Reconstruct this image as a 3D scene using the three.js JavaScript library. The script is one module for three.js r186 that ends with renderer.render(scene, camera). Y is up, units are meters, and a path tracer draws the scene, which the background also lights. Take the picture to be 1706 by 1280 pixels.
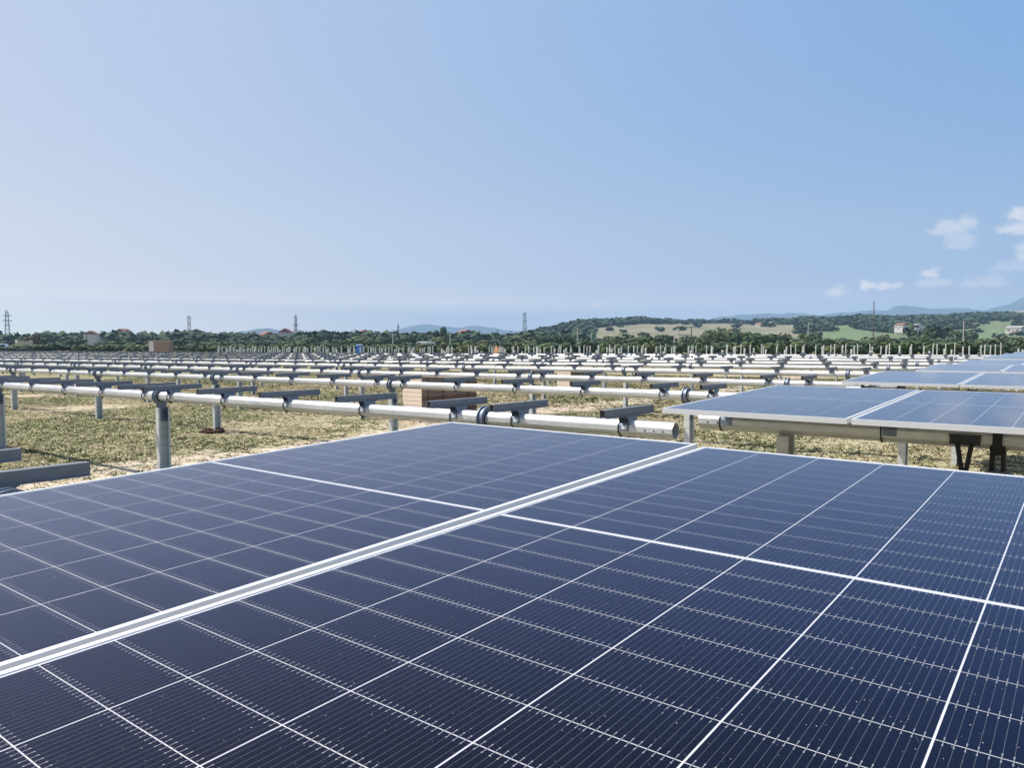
import * as THREE from 'three';
import { mergeGeometries } from 'three/addons/utils/BufferGeometryUtils.js';

// ------------------------------------------------------------------ camera, sky, sun, exposure
const scene = new THREE.Scene();
const R = Math.PI / 180;
const YAW = 52.824 * R, PITCH = 3.027 * R;                 // heading measured from the torque tubes; slight downward tilt
const RIGHT = new THREE.Vector3(Math.sin(YAW), 0, -Math.cos(YAW));
const AHEAD = new THREE.Vector3(-Math.cos(YAW), 0, -Math.sin(YAW));
const EYE = new THREE.Vector3(0, 2.0, 0);
const camera = new THREE.PerspectiveCamera(53.6, 1706 / 1280, 0.05, 30000);
camera.position.copy(EYE);
camera.lookAt(EYE.clone().addScaledVector(AHEAD, Math.cos(PITCH)).add(new THREE.Vector3(0, -Math.sin(PITCH), 0)));
const renderer = new THREE.WebGLRenderer({ antialias: true });
renderer.setSize(1024, 769);
renderer.toneMapping = THREE.LinearToneMapping;
renderer.toneMappingExposure = 1.35;
renderer.shadowMap.enabled = true;

const SUN = new THREE.Vector3(-0.45, 0.85, 0.28).normalize();
const sun = new THREE.DirectionalLight(0xfff8ee, 5.0);
sun.position.copy(SUN).multiplyScalar(120);
sun.castShadow = true;
sun.shadow.radius = 1.2;
sun.shadow.mapSize.set(4096, 4096);
Object.assign(sun.shadow.camera, { left: -90, right: 90, top: 90, bottom: -90, near: 1, far: 400 });
scene.add(sun, sun.target);

// seeded random numbers and smooth noise
function seeded(a) { return () => { a |= 0; a = a + 0x6D2B79F5 | 0; let t = Math.imul(a ^ a >>> 15, 1 | a); t = t + Math.imul(t ^ t >>> 7, 61 | t) ^ t; return ((t ^ t >>> 14) >>> 0) / 4294967296; }; }
const hash = (x, y, s) => { let h = Math.imul(x, 374761393) ^ Math.imul(y, 668265263) ^ Math.imul(s, 2147483647 / 3 | 0); h = Math.imul(h ^ h >>> 13, 1274126177); return ((h ^ h >>> 16) >>> 0) / 4294967296; };
function noise(x, y, s = 0, wrap = 0) {
  const xi = Math.floor(x), yi = Math.floor(y), fx = x - xi, fy = y - yi, w = v => wrap ? ((v % wrap) + wrap) % wrap : v;
  const u = fx * fx * (3 - 2 * fx), v = fy * fy * (3 - 2 * fy);
  const a = hash(w(xi), w(yi), s), b = hash(w(xi + 1), w(yi), s), c = hash(w(xi), w(yi + 1), s), d = hash(w(xi + 1), w(yi + 1), s);
  return a + (b - a) * u + (c - a) * v + (a - b - c + d) * u * v;
}
function fbm(x, y, s, oct = 4, wrap = 0) { let t = 0, a = 0.5, n = 0; for (let i = 0; i < oct; i++) { t += a * noise(x, y, s + i * 17, wrap); n += a; a *= 0.5; x *= 2; y *= 2; wrap *= 2; } return t / n; }
const sstep = (a, b, x) => { const t = Math.min(1, Math.max(0, (x - a) / (b - a))); return t * t * (3 - 2 * t); };
const lerp = (a, b, t) => a + (b - a) * t;

// hazy summer sky: paler low down and towards the sun, small cumulus in the north-east
{
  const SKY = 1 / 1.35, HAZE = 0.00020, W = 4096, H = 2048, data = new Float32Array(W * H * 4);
  const dirOf = (az, el) => { const a = az * R, e = el * R; return new THREE.Vector3().addScaledVector(AHEAD, Math.cos(a) * Math.cos(e)).addScaledVector(RIGHT, Math.sin(a) * Math.cos(e)).add(new THREE.Vector3(0, Math.sin(e), 0)); };
  // cloud: azimuth from the view axis, elevation, half width, half height, strength
  const clouds = [[29.7, 7.5, 1.25, 0.62, 0.60], [30.6, 7.8, 0.75, 0.62, 0.62], [30.3, 6.6, 0.95, 0.9, 0.42], [29.2, 7.2, 0.7, 0.4, 0.5], [33.5, 8.0, 0.75, 0.55, 0.9], [33.3, 7.1, 1.2, 0.5, 0.85], [36.4, 8.2, 2.0, 1.0, 0.6], [33.9, 5.6, 0.9, 0.9, 0.6], [33.2, 4.8, 1.3, 0.5, 0.3],
    [24.9, 3.95, 0.55, 0.42, 0.8], [25.8, 3.8, 0.6, 0.36, 0.75], [26.7, 3.85, 0.6, 0.26, 0.5], [28.6, 4.6, 0.62, 0.42, 0.8], [28.8, 4.0, 1.2, 0.35, 0.4], [23.0, 3.55, 0.75, 0.42, 0.5], [31.8, 3.9, 1.6, 0.5, 0.3],
    [6.5, 2.9, 0.7, 0.22, 0.3], [-4.8, 3.1, 0.9, 0.2, 0.25], [48, 7, 3, 1.2, 0.6], [58, 9, 4, 1.6, 0.6], [70, 6, 3, 1, 0.5]].map(c => [dirOf(c[0], c[1]), ...c]);
  for (let j = 0; j < H; j++) {
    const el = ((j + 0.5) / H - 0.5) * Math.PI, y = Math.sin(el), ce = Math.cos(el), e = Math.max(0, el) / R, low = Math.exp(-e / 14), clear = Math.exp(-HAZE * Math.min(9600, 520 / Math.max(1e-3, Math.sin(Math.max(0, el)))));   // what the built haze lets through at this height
    for (let i = 0; i < W; i++) {
      const az = ((i + 0.5) / W - 0.5) * 2 * Math.PI, x = ce * Math.cos(az), z = ce * Math.sin(az);
      const g = Math.exp((x * SUN.x + y * SUN.y + z * SUN.z - 1) * 1.1), k = (j * W + i) * 4;
      let r = Math.max(0.10, -0.1793 + 0.4855 * low + 0.8973 * g), gg = Math.max(0.27, 0.1296 + 0.3552 * low + 0.6243 * g), b = Math.max(0.62, 0.6113 + 0.1342 * low + 0.3001 * g);
      if (el > 0 && e < 14) {
        let m = 0;
        for (const [d, caz, cel, hw, hh, st] of clouds) {
          if (x * d.x + y * d.y + z * d.z < 0.994) continue;
          const da = (Math.atan2(x * RIGHT.x + z * RIGHT.z, x * AHEAD.x + z * AHEAD.z) / R - caz) / hw, de = (e - cel) / hh;
          const bx = da * hw * 2.2 + caz * 3, by = de * hh * 2.6 + cel * 3;
          const n = fbm(bx, by, 5, 5) - 0.5, n2 = fbm(bx * 3.1, by * 3.1, 9, 3) - 0.5;
          const f = 1 - Math.sqrt(da * da + de * de * (de < 0 ? 1.7 : 1)) + n * 1.3 + n2 * 0.5;
          m = Math.max(m, Math.min(0.62, st * 0.8) * sstep(-0.12, 0.55, f));
        }
        r = lerp(r, 0.74, m); gg = lerp(gg, 0.78, m); b = lerp(b, 0.885, m);
      }
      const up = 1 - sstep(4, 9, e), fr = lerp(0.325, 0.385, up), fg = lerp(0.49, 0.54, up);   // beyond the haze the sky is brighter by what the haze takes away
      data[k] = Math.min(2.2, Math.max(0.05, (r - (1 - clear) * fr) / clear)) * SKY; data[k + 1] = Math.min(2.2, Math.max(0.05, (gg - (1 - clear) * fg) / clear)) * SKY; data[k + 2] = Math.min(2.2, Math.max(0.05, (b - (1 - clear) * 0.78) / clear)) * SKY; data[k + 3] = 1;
    }
  }
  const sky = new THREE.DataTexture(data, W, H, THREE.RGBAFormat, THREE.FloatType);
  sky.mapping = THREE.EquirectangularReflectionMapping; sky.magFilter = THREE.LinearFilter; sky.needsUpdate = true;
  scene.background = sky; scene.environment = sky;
}
scene.fog = new THREE.FogExp2(new THREE.Color().setRGB(0.46, 0.71, 1.0), 0.00020);

// ------------------------------------------------------------------ helpers
const names = new Map();
function numbered(n) { const c = names.get(n) || 0; names.set(n, c + 1); return c ? `${n}_${String(c).padStart(3, '0')}` : n; }
function tag(o, label, category, group, kind) { o.userData = { ...(label && { label }), ...(category && { category }), ...(group && { group }), ...(kind && { kind }) }; return o; }
function thing(name, label, category, [x, y, z], turn = 0, group) { const o = new THREE.Group(); o.name = numbered(name); o.position.set(x, y, z); o.rotation.y = turn; tag(o, label, category, group); scene.add(o); return o; }
function mesh(name, geo, mat, parent = scene) { const m = new THREE.Mesh(geo, mat); m.name = parent === scene ? numbered(name) : name; m.castShadow = m.receiveShadow = true; parent.add(m); return m; }
function box(w, h, d, x = 0, y = 0, z = 0) { return new THREE.BoxGeometry(w, h, d).translate(x, y, z); }
function merge(list) { return mergeGeometries(list.map(g => { const n = g.index ? g.toNonIndexed() : g; for (const k of Object.keys(n.attributes)) if (!['position', 'normal', 'uv'].includes(k)) n.deleteAttribute(k); return n; })); }
// uv in metres, taken from the face each triangle shows most
function metres(geo) {
  const g = geo.index ? geo.toNonIndexed() : geo, p = g.attributes.position, n = g.attributes.normal, uv = new Float32Array(p.count * 2);
  for (let i = 0; i < p.count; i++) {
    const ax = Math.abs(n.getX(i)), ay = Math.abs(n.getY(i)), az = Math.abs(n.getZ(i));
    uv[2 * i] = ax > ay && ax > az ? p.getZ(i) : p.getX(i);
    uv[2 * i + 1] = ay >= ax && ay >= az ? p.getZ(i) : p.getY(i);
  }
  g.setAttribute('uv', new THREE.BufferAttribute(uv, 2)); return g;
}
function bar(a, b, w, w2 = w) {   // square bar between two points
  const v = new THREE.Vector3().subVectors(b, a), g = new THREE.CylinderGeometry(w2 * 0.7071, w * 0.7071, v.length(), 4, 1);
  g.rotateY(Math.PI / 4); g.applyQuaternion(new THREE.Quaternion().setFromUnitVectors(new THREE.Vector3(0, 1, 0), v.clone().normalize()));
  return g.translate((a.x + b.x) / 2, (a.y + b.y) / 2, (a.z + b.z) / 2);
}
const V = (x, y, z) => new THREE.Vector3(x, y, z);
function texture(n, fn, srgb = true, wrapX = 1, wrapY = 1) {
  const d = new Uint8Array(n * n * 4);
  for (let j = 0; j < n; j++) for (let i = 0; i < n; i++) { const c = fn(i / n, j / n, i, j), k = (j * n + i) * 4; for (let q = 0; q < 3; q++) d[k + q] = Math.max(0, Math.min(255, Math.round(255 * (srgb ? (c[q] <= 0.0031308 ? c[q] * 12.92 : 1.055 * Math.pow(Math.max(0, c[q]), 1 / 2.4) - 0.055) : c[q])))); d[k + 3] = 255; }
  const t = new THREE.DataTexture(d, n, n, THREE.RGBAFormat); t.wrapS = t.wrapT = THREE.RepeatWrapping; t.magFilter = THREE.LinearFilter; t.minFilter = THREE.LinearMipmapLinearFilter; t.generateMipmaps = true;
  if (srgb) t.colorSpace = THREE.SRGBColorSpace; t.repeat.set(wrapX, wrapY); t.needsUpdate = true; return t;
}

// the lie of the land: the site falls gently to the left and rises a little far away
const CURVE = [[-400, 0.03], [0, 0.03], [5.6, 0.023], [10, -0.006], [14.8, -0.032], [19.3, 0.003], [24, 0.02], [30, 0.04], [43, 0.14], [60, 0.32], [75, 0.46], [100, 0.65], [140, 0.85], [200, 1.05], [9000, 1.05]];
function ground(x, z) {
  const d = -z; let c = 1.05;
  for (let i = 1; i < CURVE.length; i++) if (d < CURVE[i][0]) { const [a, ca] = CURVE[i - 1], [b, cb] = CURVE[i]; c = lerp(ca, cb, Math.min(1, Math.max(0, (d - a) / (b - a)))); break; }
  return c - 0.8 * (1 - Math.exp(Math.min(0, x) / 100));
}
// a place on the land: distance straight ahead and sideways as seen from the first panel row
const spot = (px, dist) => { const k = (px - 853) / 1267 * dist; return V(AHEAD.x * dist + RIGHT.x * k, 0, AHEAD.z * dist + RIGHT.z * k); };
const heightOf = (py, dist) => EYE.y + (573 - py) / 1267 * dist;

// ------------------------------------------------------------------ materials
const zincMap = texture(512, (u, v) => { const s = fbm(u * 6, v * 48, 3, 4, 6), c = fbm(u * 40, v * 40, 8, 2, 40), p = fbm(u * 4, v * 4, 21, 3, 4), k = 0.55 + (s - 0.5) * 0.18 + (c - 0.5) * 0.13 + (p - 0.5) * 0.12; return [k * 0.985, k, k * 1.02]; }, true, 0.5, 1);
const zincRough = texture(512, (u, v) => { const s = fbm(u * 6, v * 32, 13, 4, 6), k = 0.42 + (s - 0.5) * 0.3; return [k, k, k]; }, false, 0.5, 1);
const M = {
  zinc: new THREE.MeshStandardMaterial({ map: zincMap, roughnessMap: zincRough, roughness: 0.95, metalness: 0.4 }),
  post: new THREE.MeshStandardMaterial({ map: zincMap, color: 0xfffff8, roughness: 0.6, metalness: 0.12 }),
  rail: new THREE.MeshStandardMaterial({ map: zincMap, color: 0x9fa2a9, roughness: 0.5, metalness: 0.35 }),  // same galvanised steel as the tubes, with the shade on the rails put into the tint
  clamp: new THREE.MeshStandardMaterial({ map: zincMap, color: 0x99a5b8, roughness: 0.5, metalness: 0.5 }),
  band: new THREE.MeshStandardMaterial({ color: 0x3a3d42, roughness: 0.55, metalness: 0.6 }),
  black: new THREE.MeshStandardMaterial({ color: 0x17181a, roughness: 0.5, metalness: 0.2 }),
  alu: new THREE.MeshStandardMaterial({ color: new THREE.Color().setRGB(0.64, 0.65, 0.66), roughness: 0.45, metalness: 0.15 }),
  sheet: new THREE.MeshStandardMaterial({ color: new THREE.Color().setRGB(0.50, 0.50, 0.52), roughness: 0.7 }),
  wire: new THREE.MeshStandardMaterial({ color: new THREE.Color().setRGB(0.11, 0.11, 0.12), roughness: 0.5, metalness: 0.2 }),
  pad: new THREE.MeshStandardMaterial({ color: new THREE.Color().setRGB(0.27, 0.27, 0.29), roughness: 0.5, metalness: 0.2 }),
  glass: new THREE.MeshPhysicalMaterial({ color: 0xffffff, transmission: 1, thickness: 0, roughness: 0.06, ior: 1.24, metalness: 0 }),
  dust: new THREE.MeshStandardMaterial({ color: new THREE.Color().setRGB(0.42, 0.40, 0.38), roughness: 1 }),
  sticker: new THREE.MeshStandardMaterial({ color: new THREE.Color().setRGB(0.7, 0.74, 0.78), roughness: 0.6 }),
  grey: new THREE.MeshStandardMaterial({ color: 0x8e9399, roughness: 0.6, metalness: 0.1 }),
  rubber: new THREE.MeshStandardMaterial({ color: 0x222326, roughness: 0.8 }),
};
M.cells = [[0.0074, 0.0062, 0.0040], [0.0084, 0.0060, 0.0036], [0.0062, 0.0063, 0.0054], [0.0076, 0.0070, 0.0036]].map(c => new THREE.MeshPhysicalMaterial({ color: new THREE.Color().setRGB(...c), roughness: 0.36, metalness: 1.0, specularColor: new THREE.Color().setRGB(0.55, 0.58, 1.0) }));   // silicon under blue anti-reflection nitride

// ------------------------------------------------------------------ ground
{
  // wide sheet to the horizon
  const N = 170, pos = [], uv = [], idx = [], s = t => Math.sinh(t * 6.2) / Math.sinh(6.2) * 7600;
  for (let j = 0; j <= N; j++) for (let i = 0; i <= N; i++) { const x = s(i / N * 2 - 1) - 15, z = s(j / N * 2 - 1) - 15; pos.push(x, ground(x, z) - 0.01, z); uv.push(x / 9, z / 9); }
  for (let j = 0; j < N; j++) for (let i = 0; i < N; i++) { const a = j * (N + 1) + i; idx.push(a, a + N + 1, a + 1, a + 1, a + N + 1, a + N + 2); }
  const g = new THREE.BufferGeometry(); g.setAttribute('position', new THREE.Float32BufferAttribute(pos, 3)); g.setAttribute('uv', new THREE.Float32BufferAttribute(uv, 2)); g.setIndex(idx); g.computeVertexNormals();
  const t = texture(512, (u, v) => { const a = fbm(u * 8, v * 8, 31, 5, 8), b = fbm(u * 40, v * 40, 37, 3, 40), k = sstep(0.35, 0.65, a); return [lerp(0.16, 0.30, k) * (0.6 + 0.8 * b), lerp(0.17, 0.25, k) * (0.6 + 0.8 * b), lerp(0.07, 0.13, k) * (0.6 + 0.8 * b)]; });
  tag(mesh('ground', g, new THREE.MeshStandardMaterial({ map: t, roughness: 1 })), 'dry meadow ground under the whole field reaching the tree line', 'ground', null, 'structure');
}
// how bare the near ground is: a worn track crosses the rows about 13 m to the left, with scuffed patches elsewhere
const BX0 = -52, BX1 = 12, BZ0 = -60, BZ1 = 4;
const bare = (x, z) => {
  const w = (fbm(x * 0.35 + 40, z * 0.35 + 40, 51, 4) - 0.5) * 2.6, tr = 1 - sstep(0.55, 1.9, Math.abs(x + 13.0 + 0.35 * Math.sin(z * 0.25) + w));
  const pt = sstep(0.60, 0.74, fbm(x * 0.22 + 11, z * 0.5 + 7, 63, 4)) * 0.8;
  return Math.min(1, Math.max(tr * 0.95, pt));
};
const lush = (x, z) => sstep(0.40, 0.66, fbm(x * 0.4 + 91, z * 0.55 + 13, 77, 4)) * (x > -4.5 ? 0.45 : 1);
{
  const N = 96, pos = [], uv = [], idx = [];
  for (let j = 0; j <= N; j++) for (let i = 0; i <= N; i++) { const x = lerp(BX0, BX1, i / N), z = lerp(BZ0, BZ1, j / N); pos.push(x, ground(x, z) + 0.004 + (fbm(x * 0.9, z * 0.9, 5, 3) - 0.5) * 0.03 * Math.min(1, Math.min(i, N - i, j, N - j) / 4), z); uv.push(i / N, j / N); }
  for (let j = 0; j < N; j++) for (let i = 0; i < N; i++) { const a = j * (N + 1) + i; idx.push(a, a + N + 1, a + 1, a + 1, a + N + 1, a + N + 2); }
  const g = new THREE.BufferGeometry(); g.setAttribute('position', new THREE.Float32BufferAttribute(pos, 3)); g.setAttribute('uv', new THREE.Float32BufferAttribute(uv, 2)); g.setIndex(idx); g.computeVertexNormals();
  const t = texture(2048, (u, v) => {
    const x = lerp(BX0, BX1, u), z = lerp(BZ0, BZ1, v), b = bare(x, z), l = lush(x, z), n = noise(x * 9, z * 9, 3), m = noise(x * 23, z * 23, 4), k = 0.62 + 0.5 * n + 0.3 * (m - 0.3);
    const straw = [0.40, 0.345, 0.215], green = [0.21, 0.235, 0.11], soil = [0.52, 0.43, 0.32], red = [0.38, 0.24, 0.17];
    const c = [0, 0, 0], rr = sstep(0.58, 0.72, fbm(x * 0.6 + 3, z * 0.6 + 5, 99, 3));
    for (let q = 0; q < 3; q++) c[q] = lerp(lerp(straw[q], green[q], l * 0.8), lerp(soil[q], red[q], rr * 0.6), b) * k;
    return c;
  });
  t.wrapS = t.wrapT = THREE.ClampToEdgeWrapping;
  const bump = texture(512, (u, v) => { const k = fbm(u * 48, v * 48, 71, 3, 48); return [k, k, k]; }, false, 16, 16);
  tag(mesh('field_ground', g, new THREE.MeshStandardMaterial({ map: t, bumpMap: bump, bumpScale: 0.04, roughness: 1 })), 'mown straw coloured grass and bare soil between the tracker rows', 'ground', null, 'structure');
}
{
  // mown grass: tufts of straw and green blades
  const rnd = seeded(11), blades = [];
  for (let i = 0; i < 9; i++) {
    const a = rnd() * 6.283, r = rnd() * 0.05, h = 0.012 + rnd() * 0.024, lean = 0.02 + rnd() * 0.05, w = 0.004 + rnd() * 0.005, x = Math.cos(a) * r, z = Math.sin(a) * r, b = rnd() * 6.283;
    const g = new THREE.BufferGeometry();
    g.setAttribute('position', new THREE.Float32BufferAttribute([x - Math.cos(b) * w, 0, z - Math.sin(b) * w, x + Math.cos(b) * w, 0, z + Math.sin(b) * w, x + Math.cos(a) * lean, h, z + Math.sin(a) * lean], 3));
    g.setAttribute('normal', new THREE.Float32BufferAttribute([0, 1, 0, 0, 1, 0, 0, 1, 0], 3)); blades.push(g);
  }
  const tuft = mergeGeometries(blades), N = 240000, list = [];
  while (list.length < N) {
    const f = rnd(), z = -2.2 - 42 * Math.pow(f, 1.35), d = -z, x = lerp(Math.max(-50, -3.2 * d - 4), Math.min(9, 5 - 0.02 * d), rnd());
    const b = bare(x, z); if (rnd() < b * 0.93) continue;
    list.push([x, z, b]);
  }
  const im = new THREE.InstancedMesh(tuft, new THREE.MeshStandardMaterial({ color: 0xffffff, roughness: 0.9, side: THREE.DoubleSide }), list.length), m = new THREE.Matrix4(), q = new THREE.Quaternion(), up = V(0, 1, 0), c = new THREE.Color();
  list.forEach(([x, z], i) => {
    const l = lush(x, z), far = Math.min(1.7, Math.max(1, -z / 14)), s = (0.7 + rnd() * 0.9) * far * (0.8 + 0.5 * l);
    m.compose(V(x, ground(x, z) + 0.002, z), q.setFromAxisAngle(up, rnd() * 6.283), V(s * 1.2, s * 0.9, s * 1.2)); im.setMatrixAt(i, m);
    const g = rnd() < 0.08 + 0.5 * l, k = 0.75 + rnd() * 0.5;
    if (g) c.setRGB(0.235 * k, 0.265 * k, 0.115 * k); else c.setRGB(0.52 * k, 0.45 * k, 0.28 * k); im.setColorAt(i, c);
  });
  im.castShadow = im.receiveShadow = true; im.name = 'grass'; tag(im, 'short dry and green mown grass between the tracker rows', 'grass', null, 'stuff'); scene.add(im);
}

// ------------------------------------------------------------------ solar module (1.134 x 2.278 m, 6 x 24 half cells); origin at its left edge on the tube axis, top of frame at y = 0
const MW = 1.134, ML = 2.278, CP = 0.1838, RQ = 0.0931, RB = 0.0062, FR = 0.011, COLGAP = 0.0027, ROWGAP = 0.0017;
const CELL_W = CP - COLGAP, CELL_L = RQ - ROWGAP, MU = (MW - 6 * CP) / 2;
const cellAt = (c, r) => [MU + (c + 0.5) * CP, (r < 0 ? -1 : 1) * (RB + (Math.abs(r) - 0.5) * RQ)];      // r = -12..-1 and 1..12
const cellGeo = new THREE.PlaneGeometry(CELL_W, CELL_L).rotateX(-Math.PI / 2);
const frameGeo = metres(merge([box(FR, 0.032, ML, FR / 2, -0.016, 0), box(FR, 0.032, ML, MW - FR / 2, -0.016, 0), box(MW - 2 * FR, 0.0318, FR, MW / 2, -0.0161, ML / 2 - FR / 2), box(MW - 2 * FR, 0.0318, FR, MW / 2, -0.0161, -ML / 2 + FR / 2),
  box(0.022, 0.002, ML - 0.03, FR + 0.011, -0.031, 0), box(0.022, 0.002, ML - 0.03, MW - FR - 0.011, -0.031, 0)]));
const sheetGeo = box(MW - 2 * FR + 0.004, 0.0008, ML - 2 * FR + 0.004, MW / 2, -0.0021, 0);
const glassGeo = new THREE.PlaneGeometry(MW - 2 * FR + 0.002, ML - 2 * FR + 0.002).rotateX(-Math.PI / 2).translate(MW / 2, -0.0009, 0);
const [wiresGeo, padsGeo] = (() => {
  const wires = [], pads = [], y = -0.00130, q = (list, w, l, x, z, h = 0) => list.push(new THREE.PlaneGeometry(w, l).rotateX(-Math.PI / 2).translate(x, y + h, z));
  for (let c = 0; c < 6; c++) for (let k = 0; k < 18; k++) {
    const x = MU + c * CP + 0.00882 + k * 0.00978;
    for (const s of [-1, 1]) {
      q(wires, 0.00040, 12 * RQ - ROWGAP, x, s * (RB + 6 * RQ));
      for (let r = 1; r <= 12; r++) for (const e of [-1, 1]) { const [, z] = cellAt(c, s * r), f = z + e * (CELL_L / 2 - 0.0035); q(pads, 0.0008, 0.0066, x, f, 0.00006); q(pads, 0.0017, 0.0022, x, f - e * 0.004, 0.00010); }
    }
  }
  return [merge(wires), merge(pads)];
})();
const stringGeo = s => { const list = []; for (let r = 1; r <= 12; r++) { const [, z] = cellAt(0, s * r); list.push(new THREE.PlaneGeometry(CELL_W, CELL_L).rotateX(-Math.PI / 2).translate(0, 0, z)); } return merge(list); };
const stringGeos = [stringGeo(-1), stringGeo(1)];
function panel(parent, detail, rnd) {
  const p = new THREE.Group(); p.name = 'solar_panel'; parent.add(p);
  mesh('frame', frameGeo, M.alu, p); mesh('backsheet', sheetGeo, M.sheet, p);
  if (detail === 'cells') {
    for (let c = 0; c < 6; c++) for (let r = -12; r <= 12; r++) if (r) { const [x, z] = cellAt(c, r), m = mesh('solar_cell', cellGeo, M.cells[Math.floor(rnd() * 4)], p); m.position.set(x, -0.0014, z); }
    const w = mesh('busbar_wires', wiresGeo, M.wire, p); w.userData.kind = 'stuff';
    const pd = mesh('solder_pads', padsGeo, M.pad, p); pd.userData.kind = 'stuff';
  } else for (let c = 0; c < 6; c++) for (const s of [0, 1]) { const m = mesh('cell_string', stringGeos[s], M.cells[Math.floor(rnd() * 4)], p); m.position.set(MU + (c + 0.5) * CP, -0.0014, 0); }
  mesh('glass_cover', glassGeo, M.glass, p);
  return p;
}

// ------------------------------------------------------------------ tracker steelwork
const TR = 0.066;                                            // half of the octagonal tube across its flats
function octagon(rad, bevel = 0.16) { const pts = [], c = rad / Math.cos(Math.PI / 8); for (let i = 0; i < 8; i++) { const a = (i + 0.5) * Math.PI / 4, P = k => { const b = (i + 0.5 + k) * Math.PI / 4; return [Math.cos(b) * c, Math.sin(b) * c]; }, here = [Math.cos(a) * c, Math.sin(a) * c], p0 = P(-1), p1 = P(1); pts.push([lerp(here[0], p0[0], bevel), lerp(here[1], p0[1], bevel)], [lerp(here[0], p1[0], bevel), lerp(here[1], p1[1], bevel)]); } return pts; }
const ring = (outer, inner) => { const s = new THREE.Shape(outer.map(p => new THREE.Vector2(...p))); s.holes.push(new THREE.Path(inner.map(p => new THREE.Vector2(...p)))); return s; };
const alongX = g => g.rotateY(-Math.PI / 2);                 // extrusions run from x = 0 towards -x
const tubeGeo = len => metres(alongX(new THREE.ExtrudeGeometry(ring(octagon(TR), octagon(TR - 0.004)), { depth: len, bevelEnabled: false, steps: 1 })));
const circle = (r, n = 28) => Array.from({ length: n }, (_, i) => [Math.cos(i / n * 6.28319) * r, Math.sin(i / n * 6.28319) * r]);
const POST_TOP = 0.16;                                       // below the tube axis
const postGeo = h => metres(merge([box(0.006, h, 0.17, 0, h / 2, 0), box(0.075, h - 0.0004, 0.006, 0.0405, h / 2, 0.082), box(0.075, h - 0.0004, 0.006, 0.0405, h / 2, -0.082), box(0.005, h - 0.0008, 0.022, 0.0755, h / 2, 0.068), box(0.005, h - 0.0008, 0.022, 0.0755, h / 2, -0.068)]));
const housingGeo = (() => {
  const list = [];
  for (const [x, t, ro, ri] of [[0.034, 0.012, 0.118, 0.082], [-0.022, 0.012, 0.118, 0.082], [0.022, 0.044, 0.100, 0.084]]) list.push(alongX(new THREE.ExtrudeGeometry(ring(circle(ro), circle(ri)), { depth: t, bevelEnabled: false })).translate(x, 0, 0));
  const y = new THREE.Shape([[-0.085, -0.075], [-0.062, -0.17], [-0.062, -0.36], [0.062, -0.36], [0.062, -0.17], [0.085, -0.075], [0.05, -0.105], [-0.05, -0.105]].map(p => new THREE.Vector2(...p)));
  list.push(alongX(new THREE.ExtrudeGeometry(y, { depth: 0.008, bevelEnabled: false })).translate(0.016, 0, 0));
  list.push(box(0.05, 0.20, 0.006, 0.026, -0.26, 0.058), box(0.05, 0.20, 0.006, 0.026, -0.26, -0.058));
  return metres(merge(list));
})();
const bushGeo = alongX(new THREE.ExtrudeGeometry(ring(circle(0.081), octagon(TR + 0.001)), { depth: 0.075, bevelEnabled: false })).translate(0.0375, 0, 0);
const boltGeo = (() => { const l = []; for (const y of [-0.23, -0.30]) for (const z of [-0.03, 0.03]) l.push(new THREE.CylinderGeometry(0.011, 0.011, 0.016, 6).rotateZ(Math.PI / 2).translate(0.026, y, z)); return merge(l); })();
// rail: a top-hat channel laid across the tube, its top 0.172 above the tube axis
const RAIL_L = 0.84;
const railGeo = metres(merge([box(0.052, 0.003, RAIL_L, 0, 0.1705, 0), box(0.003, 0.063, RAIL_L - 0.0006, 0.0245, 0.1375, 0), box(0.003, 0.063, RAIL_L - 0.0006, -0.0245, 0.1375, 0), box(0.022, 0.003, RAIL_L - 0.001, 0.037, 0.1075, 0), box(0.022, 0.003, RAIL_L - 0.001, -0.037, 0.1075, 0)]));
const clampGeo = (() => {
  const o = octagon(TR + 0.006), i = octagon(TR + 0.0005), list = [];
  const s = new THREE.Shape(); const top = o.filter(p => p[1] > -0.03).sort((a, b) => Math.atan2(a[1], a[0]) - Math.atan2(b[1], b[0])), bot = i.filter(p => p[1] > -0.03).sort((a, b) => Math.atan2(b[1], b[0]) - Math.atan2(a[1], a[0]));
  [...top, ...bot].forEach(([x, y], k) => k ? s.lineTo(x, y) : s.moveTo(x, y));
  list.push(alongX(new THREE.ExtrudeGeometry(s, { depth: 0.085, bevelEnabled: false })).translate(0.0425, 0, 0));
  const side = new THREE.Shape([[-0.062, 0.04], [0.062, 0.04], [0.085, 0.104], [-0.085, 0.104]].map(p => new THREE.Vector2(...p)));
  for (const x of [0.046, -0.041]) list.push(alongX(new THREE.ExtrudeGeometry(side, { depth: 0.005, bevelEnabled: false })).translate(x, 0, 0));
  list.push(box(0.10, 0.005, 0.19, 0, 0.1025, 0));
  return metres(merge(list));
})();
const bandGeo = alongX(new THREE.ExtrudeGeometry(ring(octagon(TR + 0.007), octagon(TR + 0.0002)), { depth: 0.009, bevelEnabled: false })).translate(-0.050, 0, 0);
const bandBolt = box(0.012, 0.03, 0.02, -0.054, -0.078, 0.02);
const clampSmall = merge([clampGeo, bandGeo]);
const stickerGeo = box(0.05, 0.03, 0.001, 0.002, 0.008, TR + 0.0068);
const railFar = merge([box(0.052, 0.066, RAIL_L, 0, 0.139, 0), box(0.095, 0.055, 0.16, 0, 0.078, 0)]);
metres(railFar);
const holeDiscGeo = merge([0.08, 0.16, 0.24].flatMap(x => [1].map(() => new THREE.CylinderGeometry(0.007, 0.007, 0.004, 8).rotateX(Math.PI / 2).translate(-x, -0.006, TR))));  // solid black discs standing in for the darkness inside bolt holes

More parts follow.
